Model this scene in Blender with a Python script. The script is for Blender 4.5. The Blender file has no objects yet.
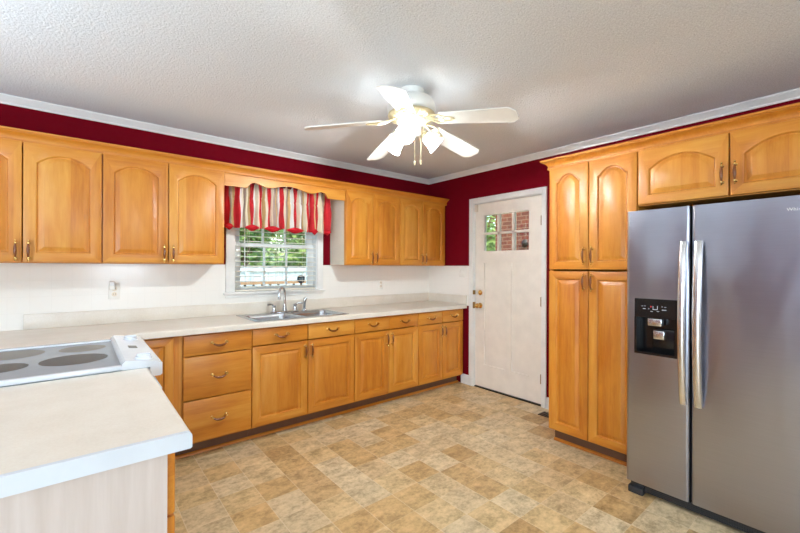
import bpy, bmesh, math, random
from mathutils import Vector, Matrix
random.seed(7)
S = bpy.context.scene
COL = S.collection
PI = math.pi

# ------------------------------------------------------------------ camera
F_PX, YAW, PITCH, ROLL = 389.42, 0.6892, 0.0011, -0.0037
cam_d = bpy.data.cameras.new('camera')
cam_d.sensor_fit = 'HORIZONTAL'; cam_d.sensor_width = 36.0
cam_d.lens = F_PX * 36.0 / 800.0
cam_d.clip_start = 0.02; cam_d.clip_end = 300
cam = bpy.data.objects.new('camera', cam_d); COL.objects.link(cam)
_c, _s = math.cos(YAW), math.sin(YAW)
_R, _F, _Z = Vector((_c, -_s, 0)), Vector((_s, _c, 0)), Vector((0, 0, 1))
_F2 = _F * math.cos(PITCH) + _Z * math.sin(PITCH); _U = -_F * math.sin(PITCH) + _Z * math.cos(PITCH)
_cr, _sr = math.cos(ROLL), math.sin(ROLL)
_R2 = _R * _cr - _U * _sr; _U2 = _R * _sr + _U * _cr
_m = Matrix((( _R2.x, _U2.x, -_F2.x, -3.4376), (_R2.y, _U2.y, -_F2.y, -3.5986), (_R2.z, _U2.z, -_F2.z, 1.3406), (0, 0, 0, 1)))
cam.matrix_world = _m
S.camera = cam

# ------------------------------------------------------------------ colour management, world, lights
S.view_settings.view_transform = 'Standard'; S.view_settings.look = 'None'
S.view_settings.gamma = 1.0; S.view_settings.use_curve_mapping = False
S.view_settings.exposure = 0.64
S.cycles.use_denoising = True
S.cycles.max_bounces = 10; S.cycles.diffuse_bounces = 6; S.cycles.transparent_max_bounces = 16
S.cycles.sample_clamp_indirect = 8.0
S.cycles.caustics_reflective = False; S.cycles.caustics_refractive = False

def new_world():
    w = bpy.data.worlds.new('sky'); S.world = w; w.use_nodes = True
    nt = w.node_tree; bg = nt.nodes['Background']
    sk = nt.nodes.new('ShaderNodeTexSky'); sk.sky_type = 'NISHITA'
    sk.sun_disc = False; sk.sun_elevation = math.radians(48); sk.sun_rotation = math.radians(200)
    sk.air_density = 1.2; sk.dust_density = 3.0
    nt.links.new(sk.outputs[0], bg.inputs[0]); bg.inputs[1].default_value = 0.50
new_world()

def area(name, loc, target, sx, sy, power, color):
    l = bpy.data.lights.new(name, 'AREA'); l.shape = 'RECTANGLE'; l.size = sx; l.size_y = sy
    l.energy = power; l.color = color
    o = bpy.data.objects.new(name, l); COL.objects.link(o); o.location = loc
    o.rotation_euler = (Vector(target) - Vector(loc)).to_track_quat('-Z', 'Y').to_euler()
    return o
sun_d = bpy.data.lights.new('sun', 'SUN'); sun_d.energy = 2.8; sun_d.angle = 0.02; sun_d.color = (1, .95, .86)
sun = bpy.data.objects.new('sun', sun_d); COL.objects.link(sun)
sun.rotation_euler = Vector((0.35, 0.42, -0.83)).to_track_quat('-Z', 'Y').to_euler()
# daylight coming in through the window behind the camera and the wide glazed door of the dining side
area('window_daylight', (-2.75, -6.3, 1.5), (-2.9, -2.6, 2.30), .9, 1.0, 29, (0.64, 0.83, 1.0))
area('glazed_door_daylight', (-6.5, -5.2, 1.15), (-3.6, -3.0, 2.3), 0.9, 1.8, 84, (0.63, 0.82, 1.0))
# upward fill light added out of frame to brighten the ceiling
area('ceiling_fill', (-4.85, -1.8, 1.25), (-4.85, -1.8, 2.44), .6, .6, 36, (0.70, 0.87, 1.0))
# sky light falling in through the kitchen window
area('kitchen_window_daylight', (-1.97, .42, 2.22), (-1.97, -.55, 1.0), .8, .4, 30, (0.70, 0.86, 1.0))
# weak downward fill light added behind the camera, no real fixture
area('rear_fill', (-4.6, -5.2, 2.36), (-4.6, -5.2, 0), 1.2, 1.2, 10, (0.9, 0.96, 1.0))

# ------------------------------------------------------------------ mesh builder
def lin(c):
    return tuple(((v / 255.0) / 12.92 if v / 255.0 <= 0.04045 else ((v / 255.0 + 0.055) / 1.055) ** 2.4) for v in c) + (1.0,)

class MB:
    def __init__(self): self.bm = bmesh.new()
    def box(self, x0, x1, y0, y1, z0, z1, mi=0, bev=0.0, seg=2, edges=None):
        bm = self.bm
        vs = [bm.verts.new((x, y, z)) for x in (min(x0, x1), max(x0, x1)) for y in (min(y0, y1), max(y0, y1)) for z in (min(z0, z1), max(z0, z1))]
        q = [(0, 1, 3, 2), (4, 6, 7, 5), (0, 4, 5, 1), (2, 3, 7, 6), (0, 2, 6, 4), (1, 5, 7, 3)]
        fs = [bm.faces.new([vs[i] for i in f]) for f in q]
        for f in fs: f.material_index = mi
        if bev > 0:
            es = set(e for f in fs for e in f.edges)
            if edges: es = [e for e in es if edges((e.verts[0].co + e.verts[1].co) / 2, e.verts[1].co - e.verts[0].co)]
            r = bmesh.ops.bevel(bm, geom=list(es), offset=bev, segments=seg, profile=0.5, affect='EDGES', clamp_overlap=True)
            for f in r['faces']: f.material_index = mi
        return self
    def prism(self, pts, lo, hi, axis='z', mi=0):
        bm = self.bm
        def P(a, b, t):
            return {'z': (a, b, t), 'y': (a, t, b), 'x': (t, a, b)}[axis]
        A = [bm.verts.new(P(a, b, lo)) for a, b in pts]; Bv = [bm.verts.new(P(a, b, hi)) for a, b in pts]
        n = len(pts); fs = [bm.faces.new(A), bm.faces.new(Bv[::-1])]
        for i in range(n):
            fs.append(bm.faces.new((A[i], Bv[i], Bv[(i + 1) % n], A[(i + 1) % n])))
        for f in fs: f.material_index = mi
        return self
    def loft(self, loops, mi=0, cap0=False, cap1=False, closed=True):
        bm = self.bm
        L = [[bm.verts.new(p) for p in lp] for lp in loops]
        fs = []
        for a, b in zip(L, L[1:]):
            n = len(a)
            for i in range(n if closed else n - 1):
                j = (i + 1) % n
                fs.append(bm.faces.new((a[i], a[j], b[j], b[i])))
        if cap0: fs.append(bm.faces.new(L[0][::-1]))
        if cap1: fs.append(bm.faces.new(L[-1]))
        for f in fs: f.material_index = mi
        return fs
    def tube(self, pts, r, n=10, mi=0, caps=True):
        pts = [Vector(p) for p in pts]
        rs = r if isinstance(r, (list, tuple)) else [r] * len(pts)
        loops = []; up = None
        for i, p in enumerate(pts):
            t = (pts[min(i + 1, len(pts) - 1)] - pts[max(i - 1, 0)]).normalized()
            if up is None:
                up = Vector((0, 0, 1)) if abs(t.z) < 0.9 else Vector((1, 0, 0))
            u = (up - t * up.dot(t)).normalized(); v = t.cross(u); up = u
            loops.append([p + (u * math.cos(2 * PI * k / n) + v * math.sin(2 * PI * k / n)) * rs[i] for k in range(n)])
        self.loft(loops, mi, caps, caps)
        return self
    def lathe(self, prof, origin=(0, 0, 0), axis=(0, 0, 1), n=24, mi=0, cap0=True, cap1=True):
        ax = Vector(axis).normalized(); o = Vector(origin)
        u = ax.orthogonal().normalized(); v = ax.cross(u)
        loops = [[o + ax * h + (u * math.cos(2 * PI * k / n) + v * math.sin(2 * PI * k / n)) * max(r, 1e-4) for k in range(n)] for r, h in prof]
        self.loft(loops, mi, cap0, cap1)
        return self
    def sweep(self, path, prof, mi=0):
        """profile (out, z) swept along a 2-D path; out is to the right of travel; mitred corners"""
        pts = [Vector(p) for p in path]; loops = []
        for i, p in enumerate(pts):
            ds = []
            if i > 0: ds.append((pts[i] - pts[i - 1]).normalized())
            if i < len(pts) - 1: ds.append((pts[i + 1] - pts[i]).normalized())
            ns = [Vector((d.y, -d.x)) for d in ds]
            if len(ns) == 2: nn = (ns[0] + ns[1]) / (1 + ns[0].dot(ns[1]))
            else: nn = ns[0]
            loops.append([(p.x + nn.x * o, p.y + nn.y * o, z) for o, z in prof])
        self.loft(loops, mi, True, True)
        return self
    def xform(self, m):
        bmesh.ops.transform(self.bm, matrix=m, verts=self.bm.verts); return self
    def build(self, name, mats, parent=None, loc=None, rotz=0.0, smooth=True, angle=38, kind=None, label=None):
        bm = self.bm
        bmesh.ops.recalc_face_normals(bm, faces=bm.faces)
        me = bpy.data.meshes.new(name); bm.to_mesh(me); bm.free()
        for m in (mats if isinstance(mats, (list, tuple)) else [mats]): me.materials.append(m)
        if smooth:
            me.shade_smooth(); me.set_sharp_from_angle(angle=math.radians(angle))
        o = bpy.data.objects.new(name, me); COL.objects.link(o)
        if parent: o.parent = parent
        if loc: o.location = loc
        o.rotation_euler.z = rotz
        if kind: o['kind'] = kind
        if label: o['label'] = label
        return o

def tag(o, label, cat, group=None, kind=None):
    o['label'] = label; o['category'] = cat
    if group: o['group'] = group
    if kind: o['kind'] = kind
    return o
def thing(name, label, cat, loc=(0, 0, 0), rotz=0.0, group=None):
    o = bpy.data.objects.new(name, None); COL.objects.link(o); o.empty_display_size = 0.05
    o.location = loc; o.rotation_euler = (0, 0, rotz)
    return tag(o, label, cat, group)
def structure(name, loc=(0, 0, 0), rotz=0.0):
    o = bpy.data.objects.new(name, None); COL.objects.link(o); o.location = loc; o.rotation_euler = (0, 0, rotz)
    o['kind'] = 'structure'; return o

# ------------------------------------------------------------------ materials
class NT:
    def __init__(self, name):
        self.m = bpy.data.materials.new(name); self.m.use_nodes = True
        self.t = self.m.node_tree; self.b = self.t.nodes['Principled BSDF']
    def n(self, typ, **kw):
        nd = self.t.nodes.new('ShaderNode' + typ)
        for k, v in kw.items():
            if k.startswith('i_'): nd.inputs[k[2:].replace('_', ' ')].default_value = v
            else: setattr(nd, k, v)
        return nd
    def l(self, a, b): self.t.links.new(a, b)
    def ramp(self, fac, stops, interp='LINEAR'):
        r = self.n('ValToRGB'); r.color_ramp.interpolation = interp
        el = r.color_ramp.elements
        while len(el) < len(stops): el.new(0.5)
        for e, (p, c) in zip(el, stops): e.position = p; e.color = c if len(c) == 4 else lin(c)
        self.l(fac, r.inputs[0]); return r.outputs[0]
    def math(self, op, a, b=None):
        nd = self.n('Math', operation=op)
        for i, v in enumerate((a, b)):
            if v is None: continue
            if isinstance(v, (int, float)): nd.inputs[i].default_value = v
            else: self.l(v, nd.inputs[i])
        return nd.outputs[0]
    def mix(self, fac, a, b, blend='MIX'):
        nd = self.n('Mix', data_type='RGBA', blend_type=blend)
        for s, v in ((0, fac), (6, a), (7, b)):
            if isinstance(v, (int, float, tuple)): nd.inputs[s].default_value = v
            else: self.l(v, nd.inputs[s])
        return nd.outputs[2]
    def bump(self, h, strength=0.3, dist=0.01):
        nd = self.n('Bump'); nd.inputs['Strength'].default_value = strength; nd.inputs['Distance'].default_value = dist
        self.l(h, nd.inputs['Height']); self.l(nd.outputs[0], self.b.inputs['Normal'])
    def set(self, **kw):
        for k, v in kw.items(): self.b.inputs[k.replace('_', ' ')].default_value = v
        return self
    def noise(self, vec, scale, detail=3, rough=0.55, **kw):
        nd = self.n('TexNoise'); nd.inputs['Scale'].default_value = scale; nd.inputs['Detail'].default_value = detail
        nd.inputs['Roughness'].default_value = rough
        if vec is not None: self.l(vec, nd.inputs['Vector'])
        return nd.outputs['Fac']
    def obj(self): return self.n('TexCoord').outputs['Object']
    def mapping(self, vec, scale=(1, 1, 1), loc=(0, 0, 0)):
        m = self.n('Mapping'); m.inputs['Scale'].default_value = scale; m.inputs['Location'].default_value = loc
        self.l(vec, m.inputs['Vector']); return m.outputs[0]

def simple(name, rgb, rough=0.5, metal=0.0, spec=0.5, bump=None, coat=0.0, vary=0.04):
    t = NT(name); t.set(Roughness=rough, Metallic=metal); t.b.inputs['Specular IOR Level'].default_value = spec
    if coat: t.b.inputs['Coat Weight'].default_value = coat; t.b.inputs['Coat Roughness'].default_value = 0.12
    c = lin(rgb)
    nz = t.noise(t.obj(), 9, 3)
    lo = tuple(max(0, v * (1 - vary)) for v in c[:3]) + (1,); hi = tuple(min(1, v * (1 + vary)) for v in c[:3]) + (1,)
    t.l(t.ramp(nz, [(0.3, lo), (0.7, hi)]), t.b.inputs['Base Color'])
    if bump:
        t.bump(t.noise(t.obj(), bump[0], 3), bump[1], bump[2])
    return t.m

def wood(name, horizontal, dark=(182, 104, 24), lo=(202, 128, 38), hi=(215, 152, 62), board=True, rough=0.42):
    t = NT(name); o = t.obj()
    rnd = t.n('ObjectInfo').outputs['Random']
    off = t.n('CombineXYZ'); t.l(t.math('MULTIPLY', rnd, 37.0), off.inputs[0]); t.l(t.math('MULTIPLY', rnd, 11.0), off.inputs[2])
    add = t.n('VectorMath', operation='ADD'); t.l(o, add.inputs[0]); t.l(off.outputs[0], add.inputs[1])
    v = add.outputs[0]
    st = (1.2, 9, 9) if horizontal else (9, 9, 1.2)
    g1 = t.noise(t.mapping(v, st), 2.2, 5, 0.6)
    st2 = (4, 60, 60) if horizontal else (60, 60, 4)
    g2 = t.noise(t.mapping(v, st2), 2.0, 3, 0.6)
    cl = t.noise(v, 3.5, 2, 0.5)
    f = t.math('ADD', t.math('ADD', t.math('MULTIPLY', g1, 0.55), t.math('MULTIPLY', g2, 0.2)), t.math('MULTIPLY', cl, 0.25))
    if board:                                                 # glued-up boards, each a slightly different tone
        sp = t.n('SeparateXYZ'); t.l(v, sp.inputs[0])
        w = t.math('FLOOR', t.math('MULTIPLY', sp.outputs[2 if horizontal else 0], 11.0))
        wn = t.n('TexWhiteNoise', noise_dimensions='1D'); t.l(w, wn.inputs['W'])
        f = t.math('ADD', f, t.math('MULTIPLY', t.math('SUBTRACT', wn.outputs['Value'], 0.5), 0.16))
    f = t.math('ADD', f, t.math('MULTIPLY', t.math('SUBTRACT', rnd, 0.5), 0.10))
    t.l(t.ramp(f, [(0.30, dark), (0.48, lo), (0.70, hi)]), t.b.inputs['Base Color'])
    t.set(Roughness=rough); t.b.inputs['Coat Weight'].default_value = 0.16; t.b.inputs['Coat Roughness'].default_value = 0.25
    t.bump(g2, 0.05, 0.002)
    return t.m

M = {}
M['wood'] = wood('honey_maple_upright', False)
M['wood_h'] = wood('honey_maple_level', True)
M['wood_edge'] = wood('maple_moulding', True, (180, 102, 24), (196, 121, 34), (208, 140, 50), board=False)
M['gap'] = simple('dark_cabinet_gap', (70, 40, 18), 0.8)
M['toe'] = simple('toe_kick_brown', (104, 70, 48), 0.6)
M['side_cream'] = simple('cream_side_panel', (226, 214, 196), 0.4)
M['trim'] = simple('white_trim_paint', (232, 231, 228), 0.35)
M['door_paint'] = simple('door_paint', (233, 226, 216), 0.4)
M['plate'] = simple('white_plastic', (238, 236, 230), 0.3)
M['brass'] = simple('polished_brass', (232, 196, 124), 0.22, 1.0)
M['antique'] = simple('antique_brass', (150, 118, 70), 0.3, 1.0)
M['amber'] = simple('amber_grip', (118, 62, 24), 0.25, coat=0.6)
M['chrome'] = simple('chrome', (205, 208, 212), 0.1, 1.0)
M['steel_sink'] = simple('sink_steel', (190, 193, 196), 0.24, 1.0)
M['black'] = simple('black_plastic', (14, 14, 16), 0.25)
M['dark_grey'] = simple('dark_grey_plastic', (44, 45, 48), 0.45)
M['fridge_side'] = simple('grey_painted_steel', (96, 97, 100), 0.45)
M['enamel'] = simple('white_enamel', (214, 219, 226), 0.18, coat=0.4)
M['glass_top'] = simple('grey_ceramic_glass', (132, 138, 146), 0.12, spec=0.25)
M['burner'] = simple('burner_print', (52, 50, 50), 0.25, spec=0.1)
M['burner_pale'] = simple('burner_print_pale', (112, 108, 102), 0.25, spec=0.1)
M['fan_white'] = simple('fan_white', (240, 238, 232), 0.3)
M['fan_brass'] = simple('fan_pale_brass', (214, 198, 160), 0.35, 0.5)
M['red_wall'] = simple('deep_red_paint', (112, 8, 24), 0.8, spec=0.05, bump=(220, 0.12, 0.002))
M['cream_wall'] = simple('cream_paint', (226, 220, 210), 0.6, bump=(220, 0.12, 0.002))
M['sash'] = simple('white_vinyl', (236, 239, 240), 0.3)
M['blind'] = simple('cream_blind', (232, 226, 212), 0.45)
M['sticker'] = simple('dark_blue_sticker', (18, 44, 66), 0.3)
M['sticker_mark'] = simple('pale_sticker_print', (150, 190, 205), 0.4)
M['vent'] = simple('brown_register', (74, 54, 38), 0.45, 0.3)
M['bark'] = simple('bark', (126, 100, 76), 0.9, bump=(30, 0.6, 0.02))
M['leaf'] = simple('leaf_green', (146, 172, 100), 0.6, vary=0.3)
M['leaf_dark'] = simple('leaf_deep_green', (104, 140, 84), 0.6, vary=0.3)
M['fence'] = simple('white_fence', (166, 180, 192), 0.5)
M['deck'] = simple('tan_deck_wood', (206, 172, 136), 0.7)
M['rail_dark'] = simple('dark_metal', (50, 46, 42), 0.5, 0.4)
M['red_fab'] = simple('red_fabric', (224, 46, 56), 0.75, vary=0.12)
M['cream_fab'] = simple('cream_fabric', (246, 236, 214), 0.8, vary=0.06)
M['white_fab'] = simple('white_fabric', (250, 248, 244), 0.8)
M['tan_fab'] = simple('tan_fabric', (224, 192, 136), 0.8, vary=0.08)
M['taupe_fab'] = simple('taupe_fabric', (204, 180, 164), 0.8, vary=0.06)
M['red_lining'] = simple('bright_red_lining', (226, 24, 42), 0.7)
M['print_grey'] = simple('pale_grey_print', (180, 186, 192), 0.4)
M['red_led'] = simple('red_mark', (220, 40, 50), 0.4)
M['grass'] = simple('grass_green', (104, 128, 60), 0.9, vary=0.3)

def leafmat(m):
    nt = m.node_tree; b = nt.nodes['Principled BSDF']
    tr = nt.nodes.new('ShaderNodeBsdfTranslucent'); mx = nt.nodes.new('ShaderNodeMixShader'); mx.inputs[0].default_value = 0.4
    src = b.inputs['Base Color'].links[0].from_socket
    nt.links.new(src, tr.inputs[0]); nt.links.new(b.outputs[0], mx.inputs[1]); nt.links.new(tr.outputs[0], mx.inputs[2])
    nt.links.new(mx.outputs[0], nt.nodes['Material Output'].inputs[0])
for k in ('leaf', 'leaf_dark', 'red_fab', 'cream_fab', 'white_fab', 'tan_fab', 'taupe_fab', 'red_lining'): leafmat(M[k])

def mat_laminate():
    t = NT('cream_laminate'); o = t.obj()
    a = t.noise(o, 5, 5, 0.65); b = t.noise(o, 160, 2, 0.5)
    f = t.math('ADD', t.math('MULTIPLY', a, 0.7), t.math('MULTIPLY', b, 0.3))
    t.l(t.ramp(f, [(0.35, (216, 206, 192)), (0.5, (223, 214, 201)), (0.68, (229, 222, 211))]), t.b.inputs['Base Color'])
    t.set(Roughness=0.34); return t.m
M['laminate'] = mat_laminate()
M['laminate_edge'] = simple('white_laminate_edge', (205, 211, 219), 0.35)
def mat_endpanel():
    t = NT('pickled_panel'); o = t.obj()
    a = t.noise(t.mapping(o, (14, 14, 1.0)), 2.5, 5, 0.6)
    t.l(t.ramp(a, [(0.3, (190, 176, 168)), (0.7, (204, 192, 186))]), t.b.inputs['Base Color'])
    t.set(Roughness=0.5); return t.m
M['end_panel'] = mat_endpanel()

def mat_ceiling():
    t = NT('popcorn_ceiling'); o = t.obj()
    v = t.n('TexVoronoi', feature='SMOOTH_F1'); v.inputs['Scale'].default_value = 100; t.l(o, v.inputs['Vector'])
    nz = t.noise(o, 150, 4, 0.7)
    h = t.math('ADD', t.math('MULTIPLY', t.math('SUBTRACT', 1.0, v.outputs['Distance']), 0.6), t.math('MULTIPLY', nz, 1.0))
    t.l(t.ramp(nz, [(0.32, (216, 218, 222)), (0.6, (240, 243, 247))]), t.b.inputs['Base Color'])
    t.set(Roughness=0.95); t.b.inputs['Specular IOR Level'].default_value = 0.1
    t.bump(h, 0.7, 0.008); return t.m
M['ceiling'] = mat_ceiling()

def mat_floor():
    t = NT('vinyl_stone_tile'); o = t.obj(); s = 0.2
    sc = t.n('VectorMath', operation='DIVIDE'); t.l(t.mapping(o, (1, 1, 1), (0.01, 0, 0)), sc.inputs[0]); sc.inputs[1].default_value = (s, s, 1)
    fl = t.n('VectorMath', operation='FLOOR'); t.l(sc.outputs[0], fl.inputs[0])
    fr = t.n('VectorMath', operation='FRACTION'); t.l(sc.outputs[0], fr.inputs[0])
    wn = t.n('TexWhiteNoise', noise_dimensions='3D'); t.l(fl.outputs[0], wn.inputs['Vector'])
    base = t.ramp(wn.outputs['Value'], [(0.0, (190, 156, 108)), (0.14, (200, 168, 120)), (0.32, (209, 182, 136)), (0.52, (213, 189, 147)), (0.7, (206, 186, 152)), (0.84, (216, 198, 164)), (1.0, (196, 164, 118))])
    off = t.n('VectorMath', operation='SCALE'); t.l(wn.outputs['Color'], off.inputs[0]); off.inputs['Scale'].default_value = 20
    ad = t.n('VectorMath', operation='ADD'); t.l(o, ad.inputs[0]); t.l(off.outputs[0], ad.inputs[1])
    vein = t.noise(t.mapping(ad.outputs[0], (1, 1.5, 1)), 8.5, 9, 0.76)
    vein2 = t.noise(ad.outputs[0], 46, 4, 0.6)
    vf = t.math('ADD', t.math('MULTIPLY', vein, 0.75), t.math('MULTIPLY', vein2, 0.25))
    vv = t.ramp(vf, [(0.30, (.40, .35, .29, 1)), (0.43, (.74, .70, .64, 1)), (0.52, (1.02, 1.0, .97, 1)), (0.64, (1.26, 1.27, 1.27, 1))])
    col = t.mix(1.0, base, vv, 'MULTIPLY')
    sp = t.n('SeparateXYZ'); t.l(fr.outputs[0], sp.inputs[0])
    def edge(x):
        return t.math('MINIMUM', x, t.math('SUBTRACT', 1.0, x))
    ex, ey = edge(sp.outputs[0]), edge(sp.outputs[1])
    mx = t.math('LESS_THAN', ex, 0.010); my = t.math('LESS_THAN', ey, 0.008)
    g = t.math('MAXIMUM', t.math('MULTIPLY', mx, 0.45), t.math('MULTIPLY', my, 0.25))
    t.l(t.mix(g, col, lin((232, 216, 186))), t.b.inputs['Base Color'])
    t.set(Roughness=0.42); t.b.inputs['Specular IOR Level'].default_value = 0.35
    t.bump(vf, 0.12, 0.004); return t.m
M['floor'] = mat_floor()

def mat_tile():
    t = NT('embossed_wall_tile'); o = t.obj(); s = 0.108
    sc = t.n('VectorMath', operation='DIVIDE'); t.l(t.mapping(o, (1, 1, 1), (0.02, 0.02, -0.914)), sc.inputs[0]); sc.inputs[1].default_value = (s, s, s)
    fr = t.n('VectorMath', operation='FRACTION'); t.l(sc.outputs[0], fr.inputs[0])
    sp = t.n('SeparateXYZ'); t.l(fr.outputs[0], sp.inputs[0])
    e = None
    nrm = t.n('NewGeometry').outputs['Normal']; ns = t.n('SeparateXYZ'); t.l(nrm, ns.inputs[0])
    usex = t.math('GREATER_THAN', t.math('ABSOLUTE', ns.outputs[1]), 0.5)
    u = t.n('Mix', data_type='FLOAT'); t.l(usex, u.inputs[0]); t.l(sp.outputs[1], u.inputs[2]); t.l(sp.outputs[0], u.inputs[3])
    def edge(x): return t.math('MINIMUM', x, t.math('SUBTRACT', 1.0, x))
    d = t.math('MINIMUM', edge(u.outputs[0]), edge(sp.outputs[2]))
    g = t.math('LESS_THAN', d, 0.013)
    t.l(t.mix(t.math('MULTIPLY', g, 0.22), lin((240, 237, 231)), lin((222, 218, 212))), t.b.inputs['Base Color'])
    t.set(Roughness=0.16)
    blob = t.noise(o, 46, 2, 0.5)
    h = t.math('ADD', t.math('MULTIPLY', blob, 0.5), t.math('MULTIPLY', t.math('MINIMUM', d, 0.04), 5.0))
    t.bump(h, 0.16, 0.004); return t.m
M['tile'] = mat_tile()

def mat_steel():
    t = NT('brushed_stainless'); o = t.obj()
    br = t.noise(t.mapping(o, (1, 1, 90)), 6, 3, 0.6)
    wob = t.noise(t.mapping(o, (1, 1.4, 0.55)), 3.2, 2, 0.5)
    t.l(t.ramp(br, [(0.3, (164, 166, 177)), (0.7, (170, 172, 183))]), t.b.inputs['Base Color'])
    t.set(Metallic=1.0, Roughness=0.28)
    t.bump(wob, 0.25, 0.03); return t.m
M['steel'] = mat_steel()
M['steel_bright'] = simple('satin_steel_handle', (214, 212, 212), 0.26, 1.0)

def mat_glass():
    t = NT('window_glass'); nt = t.t
    tr = t.n('BsdfTransparent'); gl = t.n('BsdfGlossy'); gl.inputs['Roughness'].default_value = 0.02
    tr.inputs[0].default_value = (0.93, 0.97, 0.96, 1)
    fz = t.n('Fresnel'); fz.inputs[0].default_value = 1.45
    mx = t.n('MixShader'); t.l(fz.outputs[0], mx.inputs[0]); t.l(tr.outputs[0], mx.inputs[1]); t.l(gl.outputs[0], mx.inputs[2])
    t.l(mx.outputs[0], nt.nodes['Material Output'].inputs[0]); return t.m
M['glass'] = mat_glass()
def mat_emit(name, rgb, strength):
    t = NT(name); t.set(Roughness=0.4)
    nz = t.noise(t.obj(), 25, 2)
    c = lin(rgb)
    t.l(t.ramp(nz, [(0.2, tuple(v * .96 for v in c[:3]) + (1,)), (0.8, c)]), t.b.inputs['Emission Color'])
    t.b.inputs['Base Color'].default_value = lin((240, 238, 232)); t.b.inputs['Emission Strength'].default_value = strength
    return t.m
M['shade'] = mat_emit('lit_frosted_shade', (240, 251, 255), 13.0)
M['bulb'] = mat_emit('lit_bulb', (240, 251, 255), 1600.0)

def mat_brick():
    t = NT('red_brick'); o = t.obj()
    sp = t.n('SeparateXYZ'); t.l(o, sp.inputs[0]); cb = t.n('CombineXYZ'); t.l(sp.outputs[1], cb.inputs[0]); t.l(sp.outputs[2], cb.inputs[1])
    b = t.n('TexBrick'); t.l(cb.outputs[0], b.inputs['Vector'])
    b.inputs['Color1'].default_value = lin((122, 60, 42)); b.inputs['Color2'].default_value = lin((92, 42, 32)); b.inputs['Mortar'].default_value = lin((142, 112, 92))
    b.inputs['Scale'].default_value = 1.0; b.inputs['Brick Width'].default_value = 0.215; b.inputs['Row Height'].default_value = 0.078; b.inputs['Mortar Size'].default_value = 0.009
    t.l(b.outputs['Color'], t.b.inputs['Base Color']); t.set(Roughness=0.9); t.bump(b.outputs['Fac'], -0.4, 0.006); return t.m
M['brick'] = mat_brick()

# ================================================================== ROOM SHELL
XL, YF, H = -6.8, -6.5, 2.44
o = MB().box(XL - .15, .15, YF - .15, .15, -.12, 0).build('floor', M['floor'], kind='structure', smooth=False)
MB().box(XL - .15, .15, YF - .15, .15, H, H + .1).build('ceiling', M['ceiling'], kind='structure', smooth=False)
WX0, WX1, WZ0, WZ1 = -2.380, -1.565, 1.105, 1.96            # window opening
wb = MB()
wb.box(XL - .15, WX0, 0, .14, 0, H); wb.box(WX1, .14, 0, .14, 0, H); wb.box(WX0, WX1, 0, .14, 0, WZ0); wb.box(WX0, WX1, 0, .14, WZ1, H)
wall_back = wb.build('wall_back', M['red_wall'], kind='structure', smooth=False)
DY0, DY1, DZ = -.735, -1.58, 2.06                            # door opening
wr = MB()
wr.box(0, .14, YF, DY1, 0, H); wr.box(0, .14, DY0, 0, 0, H); wr.box(0, .14, DY1, DY0, DZ, H)
wall_right = wr.build('wall_right', M['red_wall'], kind='structure', smooth=False)
wl = MB()                                                    # dining side, with a wide glazed door opening
wl.box(XL - .14, XL, YF, -5.7, 0, H); wl.box(XL - .14, XL, -4.7, 0, 0, H); wl.box(XL - .14, XL, -5.7, -4.7, 2.1, H)
wl = wl.build('wall_left', M['red_wall'], kind='structure', smooth=False)
MB().box(XL, XL + .03, -1.45, -.12, 0, 2.1).build('reflector_panel', M['door_paint'], wl, smooth=False)  # unseen pale panel, added to give the fridge door a bright reflection
wf = MB()
wf.box(XL, -3.25, YF - .14, YF, 0, H); wf.box(-2.25, 0, YF - .14, YF, 0, H); wf.box(-3.25, -2.25, YF - .14, YF, 0, .95); wf.box(-3.25, -2.25, YF - .14, YF, 2.1, H)
wf.build('wall_front', M['cream_wall'], kind='structure', smooth=False)

# tile on the walls between worktop and upper cabinets
TZ0, TZ1, TT = .90, 1.356, .008
tb = MB()
tb.box(-4.3, -2.452, -TT, 0, TZ0, TZ1); tb.box(-1.506, 0, -TT, 0, TZ0, TZ1); tb.box(-2.452, -1.506, -TT, 0, TZ0, 1.062)
tb.build('tile_backsplash', M['tile'], wall_back, smooth=False)
MB().box(-TT, 0, -.679, -TT, TZ0, TZ1).build('tile_backsplash', M['tile'], wall_right, smooth=False)

# ceiling crown moulding, baseboards
cr = MB()
prof = [(0, 2.392), (.006, 2.392), (.010, 2.398), (.012, 2.404), (.024, 2.412), (.040, 2.426), (.048, 2.430), (.050, 2.433), (.056, 2.434), (.056, 2.44), (0, 2.44)]
cr.sweep([(XL, 0), (0, 0), (0, YF), (XL, YF), (XL, 0)], prof)
cr.build('trim_1', M['trim'], kind='structure', angle=25)
bb = MB()
bp = [(0, 0), (.014, 0), (.014, .085), (.010, .098), (.004, .108), (0, .108)]
bb.sweep([(0, -.56), (0, -.679)], bp)
bb.sweep([(0, -1.632), (0, -2.0)], bp)
bb.build('baseboard_right', M['trim'], kind='structure')
bb = MB(); bb.sweep([(XL, 0), (-4.3, 0)], bp); bb.build('baseboard_back', M['trim'], kind='structure')

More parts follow.
